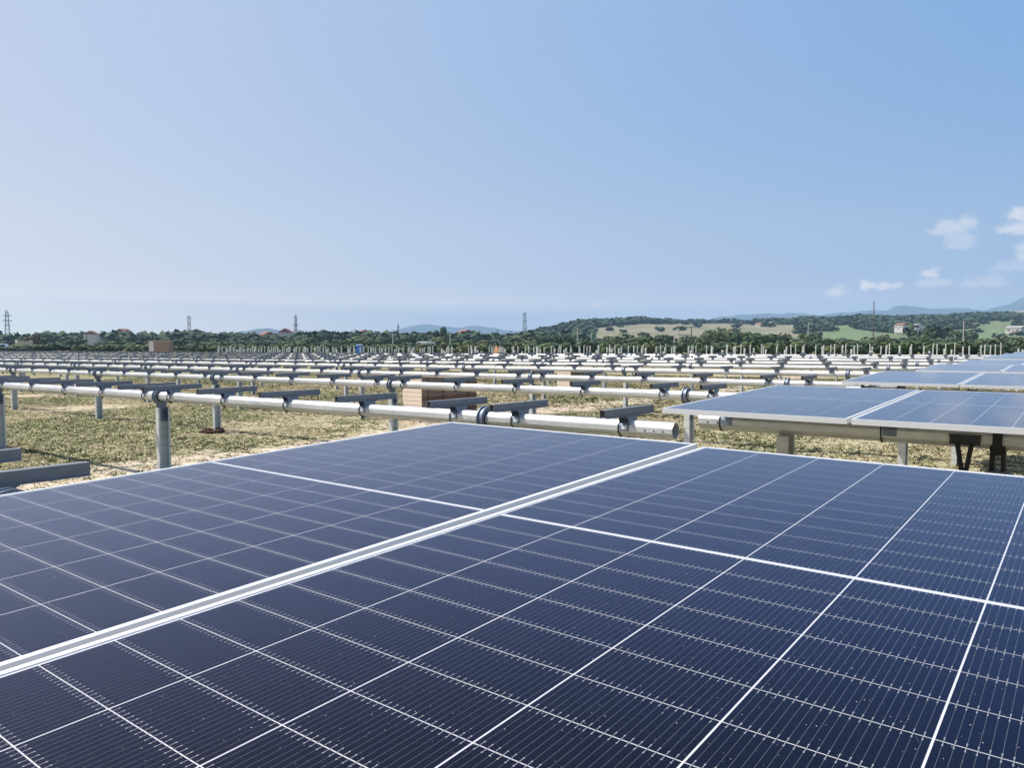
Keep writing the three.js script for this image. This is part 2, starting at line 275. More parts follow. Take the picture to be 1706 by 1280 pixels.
/* one tracker: x0 its right end, len its run to the left, d its distance from the camera's line, tubeY height of the axis above its own ground at the right end, slope along the tube */
function tracker(o) {
  const t = thing('solar_tracker', o.label, 'solar tracker', [o.x0, o.base, -o.d], 0, o.group);
  t.rotation.z = o.slope || 0;
  const H = o.tubeY;
  if (o.len > 0) { const tb = mesh('torque_tube', tubeGeo(o.len), M.zinc, t); tb.position.y = H; }
  const fine = o.detail !== 'far', pg = postGeo(H - POST_TOP + 0.4), hg = housingGeo;
  for (const b of o.bearings) {
    const p = mesh('post', pg, M.post, t); p.position.set(b, -0.4, 0); p.rotation.z = (hash(Math.round(b * 53), Math.round(o.d * 17), 3) - 0.5) * 0.012;
    const h = mesh('bearing_housing', hg, M.clamp, t); h.position.set(b, H, 0);
    if (fine) { const u = mesh('bushing', bushGeo, M.rubber, h); const bo = mesh('bolts', boltGeo, M.band, h); bo.userData.kind = 'stuff'; }
  }
  for (const x of o.rails) {
    const r = mesh('module_rail', fine ? railGeo : railFar, M.rail, t); r.position.set(x, H, 0); r.rotation.x = (hash(Math.round(x * 97), Math.round(o.d * 31), 5) - 0.5) * 0.03;
    if (fine) { mesh('clamp', clampGeo, M.clamp, r); mesh('clamp_band', merge([bandGeo, bandBolt]), M.band, r); if (o.stickers) mesh('sticker', stickerGeo, M.sticker, r); }
  }
  if (o.holes) { const h = mesh('dark_hole_discs', holeDiscGeo, M.black, t); h.position.y = H; h.userData.kind = 'stuff'; }
  return t;
}
const slopeAt = (x0, x1, z) => Math.atan2(ground(x0, z) - ground(x1, z), x0 - x1);
const ROWS = [5.62, 10.15]; while (ROWS.length < 9) ROWS.push(ROWS[ROWS.length - 1] + 4.55);
const ORD = ['first', 'second', 'third', 'fourth', 'fifth', 'sixth', 'seventh', 'eighth', 'ninth', 'tenth', 'eleventh'];
// bearings every 6 m, five rails to a bay, a pair of them beside each bearing
function bays(len, jitter, off = 1.95) {
  const bearings = [], rails = [-0.43];
  for (let b = -off; b > -len + 0.3; b -= 6.0) { bearings.push(b); if (b === -off) rails.push(b + 0.40); for (let i = 0; i < 5; i++) { const x = b - 0.36 - i * 1.32; if (x > -len + 0.1) rails.push(x + jitter() * 0.03); } }
  return { bearings, rails };
}
{
  const rnd = seeded(5), jit = () => rnd() - 0.5;
  // bare rows to the left of the gap
  ROWS.forEach((d, k) => {
    const near = k < 3, reach = Math.min(190, 3.1 * d + 14), seg = 58;
    let x0 = -2.61, n = 0;
    while (-x0 < reach) {
      const len = n === 0 && near ? Math.min(seg, reach + x0 + 6) : Math.min(seg, reach + x0), b = bays(len, jit), g0 = ground(x0, -d), sl = slopeAt(x0, x0 - len, -d);
      tracker({ x0, len, d, base: g0, slope: sl, tubeY: 1.30, detail: near && n === 0 ? 'fine' : 'far', stickers: k < 2 && n === 0, holes: near && n === 0, ...b, group: 'bare tracker rows without panels',
        label: `bare tracker tube with short rails, ${ORD[k]} row behind the panels${n ? (n === 1 ? ', next stretch left' : ', farthest stretch left') : ''}` });
      x0 -= len + 0.5; n++;
      if (len < seg) break;
    }
  });
  // left end of the foreground row: rails waiting for panels
  const b0 = { bearings: [-1.2, -7.2, -13.2, -19.2], rails: [-0.36, -1.38, -2.22, -3.3, -4.6, -5.9, -6.85, -7.6, -8.9, -10.2, -11.5, -12.8] };
  tracker({ x0: -2.61, len: 22, d: 1.32, base: 0.0, slope: 0.006, tubeY: 1.245, detail: 'fine', ...b0, label: 'bare tracker tube with short rails left of the foreground panels, same row', group: 'bare tracker rows without panels' });
}
{
  // rows with panels to the right of the gap
  const rnd = seeded(23);
  const up = 0.207;                                           // panel face above the tube axis
  function panelled(d, tubeY, n, detail, label, rot, extra) {
    const x0 = -2.42, t = tracker({ x0: 0, len: 0, d, base: 0, tubeY, detail: 'fine', bearings: [], rails: [], label, group: 'tracker rows carrying panels' });
    const len = 0.25 + n * 1.156, tb = mesh('torque_tube', tubeGeo(len), M.zinc, t); tb.position.set(x0 + len, tubeY, 0);
    const hl = mesh('dark_hole_discs', holeDiscGeo, M.black, t); hl.position.set(x0 + 0.32, tubeY, 0); hl.userData.kind = 'stuff';
    const g = ground(x0, -d);
    for (const b of extra?.posts || [-1.8]) { const p = mesh('post', postGeo(tubeY - POST_TOP - g + 0.4), M.post, t); p.position.set(b, g - 0.4, 0); const h = mesh('bearing_housing', housingGeo, M.clamp, t); h.position.set(b, tubeY, 0); mesh('bushing', bushGeo, M.rubber, h); }
    for (let i = 0; i <= n; i++) { const r = mesh('module_rail', railGeo, M.rail, t); r.position.set(i === 0 ? x0 + 0.23 : i === n ? x0 + 0.20 + n * 1.156 - 0.03 : x0 + 0.209 + i * 1.156, tubeY, 0); mesh('clamp', clampGeo, M.clamp, r); mesh('clamp_band', bandGeo, M.band, r); }
    for (let i = 0; i < n; i++) { const p = panel(t, detail === 'cells' && i < 2 ? 'cells' : 'strings', rnd); if (rot) rot(p, i); else { p.position.set(x0 + 0.215 + i * 1.156, tubeY + up, 0); p.rotation.x = 0.023; } }
    return t;
  }
  // foreground row: measured pose of the two panels in view, a third beside them
  const u = V(0.99997851, -0.00612201, 0.00234578), v = V(0.00248633, 0.02305239, -0.99973117), w = V(0.00606629, 0.99971551, 0.02306712), org = V(-1.0457426, 1.62220375, -1.32075163);
  const fore = panelled(1.32, 1.41, 3, 'cells', 'foreground tracker carrying the large dark panels nearest the viewer', (p, i) => {
    const a = i === 0 ? V(1, 0, 0).copy(u).addScaledVector(w, 0.0016).normalize() : u.clone(), b = i === 0 ? v.clone().addScaledVector(w, 0.0045).normalize() : v.clone(), c = V(0, 0, 0).crossVectors(a, b).normalize(), zz = b.clone().negate();
    const x = a.clone(), y = V(0, 0, 0).crossVectors(zz, x).normalize(); zz.crossVectors(x, y);
    p.quaternion.setFromRotationMatrix(new THREE.Matrix4().makeBasis(x, y, zz));
    p.position.copy(org).addScaledVector(u, (i - 1) * 1.156); if (i === 0) p.position.addScaledVector(w, 0.0006); p.position.z += 1.32;
  });
  // specks of dust on the two nearest panes
  { const dr = seeded(77), list = []; for (let i = 0; i < 2600; i++) { const s = 0.0003 + 0.0007 * dr() * dr(), x = FR + dr() * (MW - 2 * FR), z = (dr() - 0.5) * (ML - 2 * FR); list.push(new THREE.CircleGeometry(s, 5).rotateX(-Math.PI / 2).translate(x, -0.0007, z)); }
    const g = merge(list); fore.children.filter(c => c.name === 'solar_panel').slice(0, 2).forEach(p => { const m = mesh('dust_specks', g, M.dust, p); m.userData.kind = 'stuff'; }); }
  // the panelled rows behind it
  const B = panelled(5.66, 1.40, 3, 'strings', 'panelled tracker behind the foreground panels, with drive and struts under its tube', null, { posts: [1.4] });
  const DX = -0.44;
  { const p = mesh('post', postGeo(1.73), M.post, B); p.position.set(-1.8, -0.4, 0); }
  const plates = mesh('drive_housing', merge([box(0.022, 0.24, 0.11, DX - 0.03, 1.29, 0), box(0.022, 0.24, 0.11, DX + 0.03, 1.29, 0), new THREE.CylinderGeometry(0.105, 0.105, 0.05, 24).rotateZ(Math.PI / 2).translate(DX, 1.40, 0)]), M.rubber, B);
  mesh('motor_box', merge([box(0.15, 0.12, 0.16, DX + 0.01, 1.12, 0.04), box(0.13, 0.02, 0.14, DX + 0.01, 1.19, 0.04)]), M.grey, B);
  { const p = mesh('post', postGeo(1.5), M.post, B); p.position.set(DX, -0.4, -0.02); }
  const SX = -0.615;
  mesh('strut_plate', merge([box(0.17, 0.055, 0.012, SX, 1.385, TR + 0.02), box(0.17, 0.012, 0.06, SX, 1.415, TR + 0.03)]), M.band, B);
  for (const s of [-1, 1]) mesh('strut', bar(V(SX + s * 0.04, 1.37, TR + 0.03), V(SX + s * 0.012, 1.19, TR + 0.03), 0.026), M.rubber, B);
  mesh('strut_joint', merge([new THREE.CylinderGeometry(0.022, 0.022, 0.05, 12).rotateX(Math.PI / 2).translate(SX, 1.19, TR + 0.03), bar(V(SX, 1.19, TR + 0.03), V(SX, 1.06, TR + 0.03), 0.05, 0.03), box(0.08, 0.02, 0.06, SX, 1.06, TR + 0.03)]), M.black, B);
  { const p = mesh('strut_leg', bar(V(SX, 1.05, TR + 0.03), V(SX, -0.3, TR + 0.03), 0.05), M.post, B); }
  for (let k = 1; k < 8; k++) panelled(ROWS[k], 1.40 + (k > 3 ? 0.01 * k : 0), 3, 'strings', `panelled tracker, ${ORD[k]} table behind the foreground panels along the picture's edge`, null, { posts: [-1.8, 1.0] });
}

// ------------------------------------------------------------------ driven posts still without tubes, far half of the field
{
  const rnd = seeded(41), list = [];
  for (let d = ROWS[8] + 4.55; d < 90; d += 4.55) for (let x = -3; x > Math.max(-1.62 * d, -150); x -= 3.95 + (rnd() - 0.5) * 0.3) list.push([x + (rnd() - 0.5) * 0.1, d + (rnd() - 0.5) * 0.1]);
  const far = postGeo(1.95), rest = [];
  list.forEach(([x, d], i) => {
    const y = ground(x, -d) - 0.4, s = 0.97 + rnd() * 0.06;
    if (i < 300) { const m = mesh('bare_post', far, M.post); m.position.set(x, y, -d); m.scale.y = s * (0.94 + 0.12 * rnd()); m.rotation.z = (rnd() - 0.5) * 0.05; m.rotation.x = (rnd() - 0.5) * 0.04; tag(m, 'galvanised post without a tube in the far half of the field', 'post', 'bare posts in the far half of the field'); }
    else rest.push(far.clone().scale(1, s, 1).translate(x, y, -d));
  });
  if (rest.length) tag(mesh('far_posts', merge(rest), M.post), 'farthest galvanised posts without tubes before the tree line', 'posts', null, 'stuff');
}

// ------------------------------------------------------------------ crates, cabin, vehicles on the site
const woodMap = texture(256, (u, v) => { const g = fbm(u * 4, v * 40, 5, 4, 4), k = 0.75 + (g - 0.5) * 0.7; return [0.27 * k, 0.185 * k, 0.135 * k]; });
const MW1 = new THREE.MeshStandardMaterial({ map: woodMap, roughness: 0.85 }), MW2 = new THREE.MeshStandardMaterial({ map: woodMap, color: 0xd9c3b4, roughness: 0.85 }), MCARD = new THREE.MeshStandardMaterial({ color: new THREE.Color().setRGB(0.78, 0.66, 0.54), roughness: 0.9 });
function crate(label, [x, z], [w, h, l], turn) {
  const t = thing('module_crate', label, 'crate', [x, ground(x, z) + 0.004, z], turn, 'panel crates standing between the rows');
  mesh('pallet', metres(merge([box(w, 0.02, l, 0, 0.12, 0), ...[-1, 0, 1].map(i => box(w, 0.11, 0.09, 0, 0.055, i * (l / 2 - 0.05)))])), MW1, t);
  mesh('carton', box(w - 0.05, h - 0.18, l - 0.05, 0, 0.13 + (h - 0.18) / 2, 0), MCARD, t);
  const n = Math.round((h - 0.14) / 0.125), ph = (h - 0.14) / n, side = metres(box(0.018, ph - 0.012, l)), end = metres(box(w - 0.044, ph - 0.012, 0.018));
  for (let i = 0; i < n; i++) for (const s of [-1, 1]) {
    const a = mesh('plank', side, i % 3 ? MW1 : MW2, t); a.position.set(s * (w / 2 - 0.012), 0.14 + (i + 0.5) * ph, 0);
    const b = mesh('plank', end, MCARD, t); b.position.set(0, 0.14 + (i + 0.5) * ph, s * (l / 2 - 0.011));
  }
  for (const f of [-0.33, 0.14, 0.40]) mesh('strap', merge([box(0.004, h - 0.02, 0.03, w / 2 + 0.002, h / 2 + 0.01, f * l), box(0.004, h - 0.02, 0.03, -w / 2 - 0.002, h / 2 + 0.01, f * l), box(w + 0.008, 0.004, 0.03, 0, h + 0.004, f * l)]), M.black, t);
  mesh('lid', metres(box(w + 0.004, 0.016, l + 0.004, 0, h - 0.008, 0)), MW1, t);
}
{ const p = spot(703, 21.3); crate('slatted wooden panel crate with black straps, the larger, behind the third bare row', [p.x - 0.40, p.z - 1.2], [0.80, 1.24, 2.4], 0); }
{ const p = spot(951, 33); crate('smaller slatted crate with a pale end, farther off behind the fifth bare row', [p.x - 0.37, p.z - 0.8], [0.75, 0.95, 1.6], 0); }
function siteBox(name, label, category, px, dist, w, h, l, turn, mats, topY) {
  const p = spot(px, dist), y = topY ? heightOf(topY, dist) - h : ground(p.x, p.z), t = thing(name, label, category, [p.x, ground(p.x, p.z), p.z], turn);
  return { t, y: Math.max(0, y - ground(p.x, p.z)), p };
}
{
  const { t } = siteBox('brown_container', '', '', 270, 170, 0, 2.6, 0, Math.PI / 2 - YAW);
  tag(t, 'brown box container with a pale end wall among the far left rows', 'container');
  mesh('body', box(3.4, 2.3, 2.2, 0.5, 1.5, 0), new THREE.MeshStandardMaterial({ color: new THREE.Color().setRGB(0.30, 0.19, 0.13), roughness: 0.8 }), t);
  mesh('end_wall', box(1.05, 2.25, 2.18, -1.73, 1.5, 0.02), new THREE.MeshStandardMaterial({ color: new THREE.Color().setRGB(0.7, 0.62, 0.58), roughness: 0.8 }), t);
  mesh('roof', box(4.6, 0.08, 2.3, 0, 2.7, 0), MCARD, t); mesh('skid', merge([box(4.4, 0.35, 0.2, 0, 0.17, 0.8), box(4.4, 0.35, 0.2, 0, 0.17, -0.8)]), M.rubber, t);
}
{
  const { t } = siteBox('portable_toilet', '', '', 599, 112, 0, 0, 0, Math.PI / 2 - 0.9);
  tag(t, 'bright blue portable toilet cabin standing among the far rows', 'toilet cabin');
  const blue = new THREE.MeshStandardMaterial({ color: new THREE.Color().setRGB(0.03, 0.15, 0.50), roughness: 0.5 }), white = new THREE.MeshStandardMaterial({ color: 0xdfe4e8, roughness: 0.5 });
  t.scale.setScalar(0.86);
  mesh('cabin', box(1.05, 1.95, 1.05, 0, 1.07, 0), blue, t); mesh('base', box(1.12, 0.1, 1.12, 0, 0.05, 0), M.grey, t); mesh('door', box(0.66, 1.75, 0.03, 0, 1.0, 0.54), new THREE.MeshStandardMaterial({ color: new THREE.Color().setRGB(0.05, 0.20, 0.58), roughness: 0.5 }), t);
  mesh('roof', merge([box(1.12, 0.07, 1.12, 0, 2.08, 0), box(0.95, 0.1, 0.95, 0, 2.16, 0)]), white, t);
}
function vehicle(name, label, px, dist, turn, color, long, high) {
  const p = spot(px, dist), t = thing(name, label, 'vehicle', [p.x, ground(p.x, p.z), p.z], turn, 'vehicles at the far edge of the field');
  const paint = new THREE.MeshStandardMaterial({ color, roughness: 0.35, metalness: 0.1 });
  const s = new THREE.Shape([[-long / 2, 0.35], [long / 2, 0.35], [long / 2, 0.95], [long / 2 - 0.75, 1.1], [long / 2 - 1.4, high], [-long / 2 + 0.1, high], [-long / 2, high - 0.15]].map(q => new THREE.Vector2(...q)));
  mesh('body', new THREE.ExtrudeGeometry(s, { depth: 1.7, bevelSize: 0.06, bevelThickness: 0.06, bevelSegments: 2 }).translate(0, 0, -0.85), paint, t);
  mesh('windscreen', bar(V(long / 2 - 0.74, 1.16, 0), V(long / 2 - 1.33, high - 0.06, 0), 0.05).scale(1, 1, 32), M.black, t);
  for (const z of [-0.925, 0.925]) mesh('side_window', box(1.0, 0.45, 0.02, long / 2 - 1.95, high - 0.42, z), M.black, t);
  for (const x of [-long / 2 + 0.9, long / 2 - 0.9]) for (const z of [-0.85, 0.85]) mesh('wheel', new THREE.CylinderGeometry(0.34, 0.34, 0.2, 18).rotateX(Math.PI / 2).translate(x, 0.34, z), M.rubber, t);
}
const WHITE = new THREE.Color().setRGB(0.78, 0.79, 0.80);
vehicle('parked_van', 'white van parked beyond the posts, with its bonnet to the right', 716, 205, Math.PI / 2 - YAW + 0.15, WHITE, 5.2, 2.1);
vehicle('parked_van', 'white van parked at the far hedge, behind and left of the other van', 703, 226, Math.PI / 2 - YAW + Math.PI, WHITE, 5.0, 2.3);
vehicle('parked_van', 'white van at the far left edge of the field below the water tank', 2, 190, Math.PI / 2 - YAW + 0.3, WHITE, 5.4, 2.2);
vehicle('yellow_loader', 'small yellow loader among the far posts left of the white vans', 654, 150, Math.PI / 2 - YAW + 0.4, new THREE.Color().setRGB(0.62, 0.40, 0.08), 3.4, 1.7);
{ const p = spot(832, 120), t = thing('carton_stack', 'orange brown stack of cartons on a pallet among the far posts', 'cartons', [p.x, ground(p.x, p.z), p.z], 0.37 - 0.6), m = new THREE.MeshStandardMaterial({ color: new THREE.Color().setRGB(0.52, 0.27, 0.15), roughness: 0.9 });
  mesh('pallet', box(1.4, 0.14, 1.2, 0, 0.07, 0), MW1, t); for (const [x, y, z, w, h] of [[-0.32, 0.55, 0, 0.62, 0.8], [0.33, 0.5, 0, 0.6, 0.7], [-0.28, 1.2, 0, 0.55, 0.48], [0.3, 1.0, 0.05, 0.5, 0.28]]) mesh('carton', box(w, h, 1.0, x, y, z), m, t); }
{ // heap of sand with an uneven cone
  const p = spot(1339, 105), g = new THREE.SphereGeometry(1, 28, 16, 0, 6.2832, 0, 1.75), a = g.attributes.position;
  for (let i = 0; i < a.count; i++) { const x = a.getX(i), y = a.getY(i), z = a.getZ(i), n = 0.85 + 0.3 * fbm(x * 2 + 5, z * 2 + 5 + y, 3, 3); a.setXYZ(i, x * 0.62 * n, Math.max(-0.2, y) * 1.12 * n, z * 0.62 * n); }
  g.computeVertexNormals(); const m = mesh('sand_heap', g, new THREE.MeshStandardMaterial({ color: new THREE.Color().setRGB(0.40, 0.32, 0.22), roughness: 1 })); m.position.set(p.x, ground(p.x, p.z) + 0.1, p.z); tag(m, 'tan rounded heap standing among the far posts right of centre', 'heap'); }
{ // dug soil round the foot of a post of the second row
  const rnd = seeded(3), list = []; for (let i = 0; i < 46; i++) { const a = rnd() * 6.28, r = 0.04 + 0.26 * rnd(), s = 0.03 + 0.05 * rnd(); list.push(new THREE.IcosahedronGeometry(s, 0).scale(1, 0.7, 1).translate(Math.cos(a) * r, 0.02 + (0.3 - r) * 0.35 * rnd(), Math.sin(a) * r)); }
  const m = mesh('soil_clods', merge(list), new THREE.MeshStandardMaterial({ color: new THREE.Color().setRGB(0.07, 0.035, 0.022), roughness: 1 })); m.position.set(-16.56, ground(-16.5, -10.15) + 0.01, -10.06); tag(m, 'dark dug soil round the foot of a second row post', 'soil', null, 'stuff'); }

// ------------------------------------------------------------------ trees, hedges and hills behind
function crownGeo(seed, lobes, leaves, size) {
  const rnd = seeded(seed), L = [], pos = [], nor = [];
  for (let i = 0; i < lobes; i++) L.push([(rnd() - 0.5) * 1.0, 0.42 + rnd() * 0.42, (rnd() - 0.5) * 1.0, 0.2 + rnd() * 0.16]);
  L.push([0, 0.55, 0, 0.36]);
  for (let i = 0; i < leaves; i++) {
    const [cx, cy, cz, r] = L[Math.floor(rnd() * L.length)], th = rnd() * 6.2832, cu = rnd() * 2 - 1, rr = r * (0.55 + 0.5 * Math.pow(rnd(), 0.5)), sn = Math.sqrt(1 - cu * cu);
    const n = V(Math.cos(th) * sn, cu, Math.sin(th) * sn), c = V(cx, cy, cz).addScaledVector(n, rr);
    const t1 = V(rnd() - 0.5, rnd() - 0.5, rnd() - 0.5).cross(n).normalize(), t2 = V(0, 0, 0).crossVectors(n, t1).addScaledVector(n, (rnd() - 0.5) * 1.2).normalize(), s = size * (0.6 + rnd() * 0.8);
    const q = [c.clone().addScaledVector(t1, -s).addScaledVector(t2, -s * 0.5), c.clone().addScaledVector(t1, s * 0.8).addScaledVector(t2, -s * 0.6), c.clone().addScaledVector(t2, s), c.clone().addScaledVector(t1, -s * 0.7).addScaledVector(t2, s * 0.6)];
    for (const k of [0, 1, 2, 0, 2, 3]) { pos.push(q[k].x, q[k].y, q[k].z); nor.push(n.x, n.y, n.z); }
  }
  const g = new THREE.BufferGeometry(); g.setAttribute('position', new THREE.Float32BufferAttribute(pos, 3)); g.setAttribute('normal', new THREE.Float32BufferAttribute(nor, 3)); return g;
}
const crowns = [1, 2, 3, 4, 5].map(i => crownGeo(i * 13, 6 + i, 420, 0.085));
const coneCrown = (() => { const rnd = seeded(9), pos = [], nor = []; for (let i = 0; i < 500; i++) { const h = rnd(), r = (1 - h) * 0.42 * (0.6 + 0.4 * rnd()), a = rnd() * 6.28, c = V(Math.cos(a) * r, 0.08 + h * 0.92, Math.sin(a) * r), s = 0.07; for (const [dx, dy] of [[-s, 0], [s, -0.02], [0, s * 1.3]]) { pos.push(c.x + dx * Math.sin(a) + rnd() * 0.02, c.y + dy, c.z - dx * Math.cos(a)); nor.push(Math.cos(a) * 0.8, 0.6, Math.sin(a) * 0.8); } } const g = new THREE.BufferGeometry(); g.setAttribute('position', new THREE.Float32BufferAttribute(pos, 3)); g.setAttribute('normal', new THREE.Float32BufferAttribute(nor, 3)); return g; })();
const trunkGeo = (() => { const b = [new THREE.CylinderGeometry(0.018, 0.032, 0.5, 7).translate(0, 0.25, 0), bar(V(0, 0.36, 0), V(0.2, 0.62, 0.08), 0.024, 0.012), bar(V(0, 0.40, 0), V(-0.18, 0.66, -0.1), 0.024, 0.012), bar(V(0, 0.45, 0), V(0.03, 0.75, -0.05), 0.024, 0.01)]; return merge(b); })();
const leafMats = [[0.045, 0.080, 0.026], [0.068, 0.098, 0.032], [0.034, 0.060, 0.024], [0.085, 0.105, 0.042], [0.040, 0.070, 0.034]].map(c => new THREE.MeshStandardMaterial({ color: new THREE.Color().setRGB(...c), roughness: 0.85, side: THREE.DoubleSide }));
const rustLeaf = new THREE.MeshStandardMaterial({ color: new THREE.Color().setRGB(0.11, 0.075, 0.04), roughness: 0.9, side: THREE.DoubleSide }), bark = new THREE.MeshStandardMaterial({ color: new THREE.Color().setRGB(0.09, 0.07, 0.055), roughness: 1 });
function tree(px, topY, wpx, dist, variant, label, group, name = 'leafy_tree', mat) {
  const p = spot(px, dist), gy = ground(p.x, p.z), top = heightOf(topY, dist), h = Math.max(1.6, top - gy), w = wpx / 1267 * dist;
  const t = thing(name, label, 'tree', [p.x, gy, p.z], variant * 1.3 + px, group);
  const tr = mesh('trunk', trunkGeo, bark, t); tr.scale.set(h, h, h);
  const c = mesh('crown', name === 'conifer_tree' ? coneCrown : crowns[variant % 5], mat || leafMats[(variant * 7 + 3) % 5], t); const low = name === 'hedge_bush' ? 0.25 : 0.08; c.scale.set(w, h * (1.02 + low), w); c.position.y = -h * low;
  return t;
}
{
  const rnd = seeded(61);
  const top = [[-60, 566], [0, 567], [40, 563], [70, 561], [100, 563], [130, 559], [160, 566], [200, 565], [240, 566], [300, 563], [360, 566], [420, 563], [470, 563], [520, 565], [560, 563], [600, 559], [640, 561], [680, 557], [720, 560], [760, 563], [800, 567], [850, 566], [880, 564], [905, 559], [960, 562], [1000, 563], [1040, 560], [1065, 558], [1100, 563], [1140, 566], [1160, 557], [1200, 550], [1230, 552], [1260, 553], [1285, 556], [1320, 562], [1345, 559], [1400, 566], [1430, 561], [1470, 560], [1510, 564], [1560, 563], [1620, 561], [1660, 565], [1706, 561], [1800, 560]];
  const prof = x => { for (let i = 1; i < top.length; i++) if (x < top[i][0]) return lerp(top[i - 1][1], top[i][1], (x - top[i - 1][0]) / (top[i][0] - top[i - 1][0])); return 561; };
  let k = 0;
  for (let x = -50; x < 1780; x += 13 + rnd() * 8, k++) {
    const dist = (x < 860 ? 285 : 215) + rnd() * 50, h = prof(x) + (x < 860 ? 2.5 : 0) + (rnd() - 0.35) * 7;
    if (x < 860 && rnd() < 0.18) continue;
    tree(x, h, 24 + rnd() * 16, dist, Math.floor(rnd() * 5), 'rounded green tree in the tree line behind the far posts', 'trees in the line behind the field');
  }
  for (let x = -50; x < 1780; x += 9 + rnd() * 8) {
    const dist = Math.min(190, 97 / (0.797 + 0.604 * (x - 853) / 1267)) + rnd() * 14;
    tree(x, (x < 500 ? 573.5 : 571) + rnd() * 5, 26 + rnd() * 16, dist, Math.floor(rnd() * 5), 'low green hedge bush at the foot of the tree line', 'bushes of the hedge behind the field', 'hedge_bush');
  }
  tree(255, 554, 10, 300, 1, 'pointed dark conifer above the tree line near the brown container', null, 'conifer_tree');
  tree(735, 548, 17, 300, 2, 'tall narrow tree above the tree line behind the white vans', null);
  tree(1546, 541, 44, 330, 3, 'large round dark tree standing clear before the green field', null, 'leafy_tree', leafMats[2]);
  tree(1345, 556, 26, 262, 1, 'dark tree beside the pair of poles in the hedge', null);
  tree(1610, 553, 30, 300, 2, 'dark tree behind the pair of poles near the picture edge', null);
  tree(57, 559, 16, 262, 4, 'reddish brown tree beside the ruined house', null, 'leafy_tree', rustLeaf);
  tree(1220, 552, 14, 240, 2, 'rust tinged tree among the green hedge trees', null, 'leafy_tree', rustLeaf);
}
// hill and mountain sheets: ridge given by bearing and height, real depth front to back
function hill(name, label, prof, near, ridge, back, footY, color, rough, seed, nx = 160, nz = 14, fields) {
  const pos = [], col = [], idx = [], x0 = prof[0][0], x1 = prof[prof.length - 1][0];
  const H = x => { for (let i = 1; i < prof.length; i++) if (x <= prof[i][0]) { const t = sstep(0, 1, (x - prof[i - 1][0]) / (prof[i][0] - prof[i - 1][0])); return lerp(prof[i - 1][1], prof[i][1], t); } return prof[prof.length - 1][1]; };
  for (let j = 0; j <= nz; j++) for (let i = 0; i <= nx; i++) {
    const px = lerp(x0, x1, i / nx), t = j / nz, k = nz * 0.72, up = j <= k ? sstep(0, 1, j / k) * 0.6 + 0.4 * j / k : 1 - sstep(0, 1, (j - k) / (nz - k)), dist = j <= k ? lerp(near, ridge, j / k) : lerp(ridge, back, (j - k) / (nz - k));
    const p = spot(px, dist), foot = footY, n = (fbm(px * 0.03, t * 5, seed, 4) - 0.5) * rough * up, y = lerp(foot, heightOf(H(px), ridge), Math.min(1, up)) + n;
    pos.push(p.x, y, p.z); const c = fields ? fields(px, t, up) : color, v = 0.85 + 0.3 * fbm(px * 0.11, t * 19, seed + 5, 3); col.push(c[0] * v, c[1] * v, c[2] * v);
  }
  for (let j = 0; j < nz; j++) for (let i = 0; i < nx; i++) { const a = j * (nx + 1) + i; idx.push(a, a + 1, a + nx + 1, a + 1, a + nx + 2, a + nx + 1); }
  const g = new THREE.BufferGeometry(); g.setAttribute('position', new THREE.Float32BufferAttribute(pos, 3)); g.setAttribute('color', new THREE.Float32BufferAttribute(col, 3)); g.setIndex(idx); g.computeVertexNormals();
  const m = mesh(name, g, new THREE.MeshStandardMaterial({ vertexColors: true, roughness: 1, side: THREE.DoubleSide })); tag(m, label, 'hill', null, 'structure'); return { g, nx, nz };
}
const FOREST = [0.035, 0.06, 0.03], MEADOW = [0.12, 0.15, 0.06], DRY = [0.20, 0.18, 0.115], GREENF = [0.115, 0.16, 0.065];
const fieldsAt = (px, t, up) => {
  const n = fbm(px * 0.02, t * 4, 91, 3), w = (fbm(px * 0.03, t * 7, 95, 3) - 0.5) * 0.12;
  if (px > 985 && px < 1330 && t > 0.05 && t < 0.71) {
    if (px < 1120 && t + w > 0.47 + Math.max(0, px - 1040) * 0.0022) return FOREST;
    if (px > 1255 && t + w > 0.55 && n > 0.45) return FOREST;
    return Math.floor((t + w * 0.3) * 17 + px * 0.005) % 3 ? DRY : [0.15, 0.15, 0.08];
  }
  if (px >= 1330 && t + w > 0.02 && t + w < 0.27) return n > 0.42 ? GREENF : MEADOW;
  if (px >= 1330 && t + w < 0.46) return n > 0.52 ? MEADOW : FOREST;
  return FOREST;
};
const hillProf = [[780, 573], [850, 568], [885, 561], [920, 553], [950, 546], [980, 541], [1010, 540], [1060, 538.5], [1100, 539], [1150, 540], [1200, 539], [1260, 541], [1310, 541], [1345, 537], [1390, 537], [1440, 533], [1500, 536], [1560, 533], [1620, 531], [1680, 530], [1760, 530], [1900, 533]];
const H1 = hill('wooded_hill', 'low wooded hill with dry fields behind the tree line', hillProf, 420, 1150, 1700, 1.2, FOREST, 5, 7, 220, 26, fieldsAt);
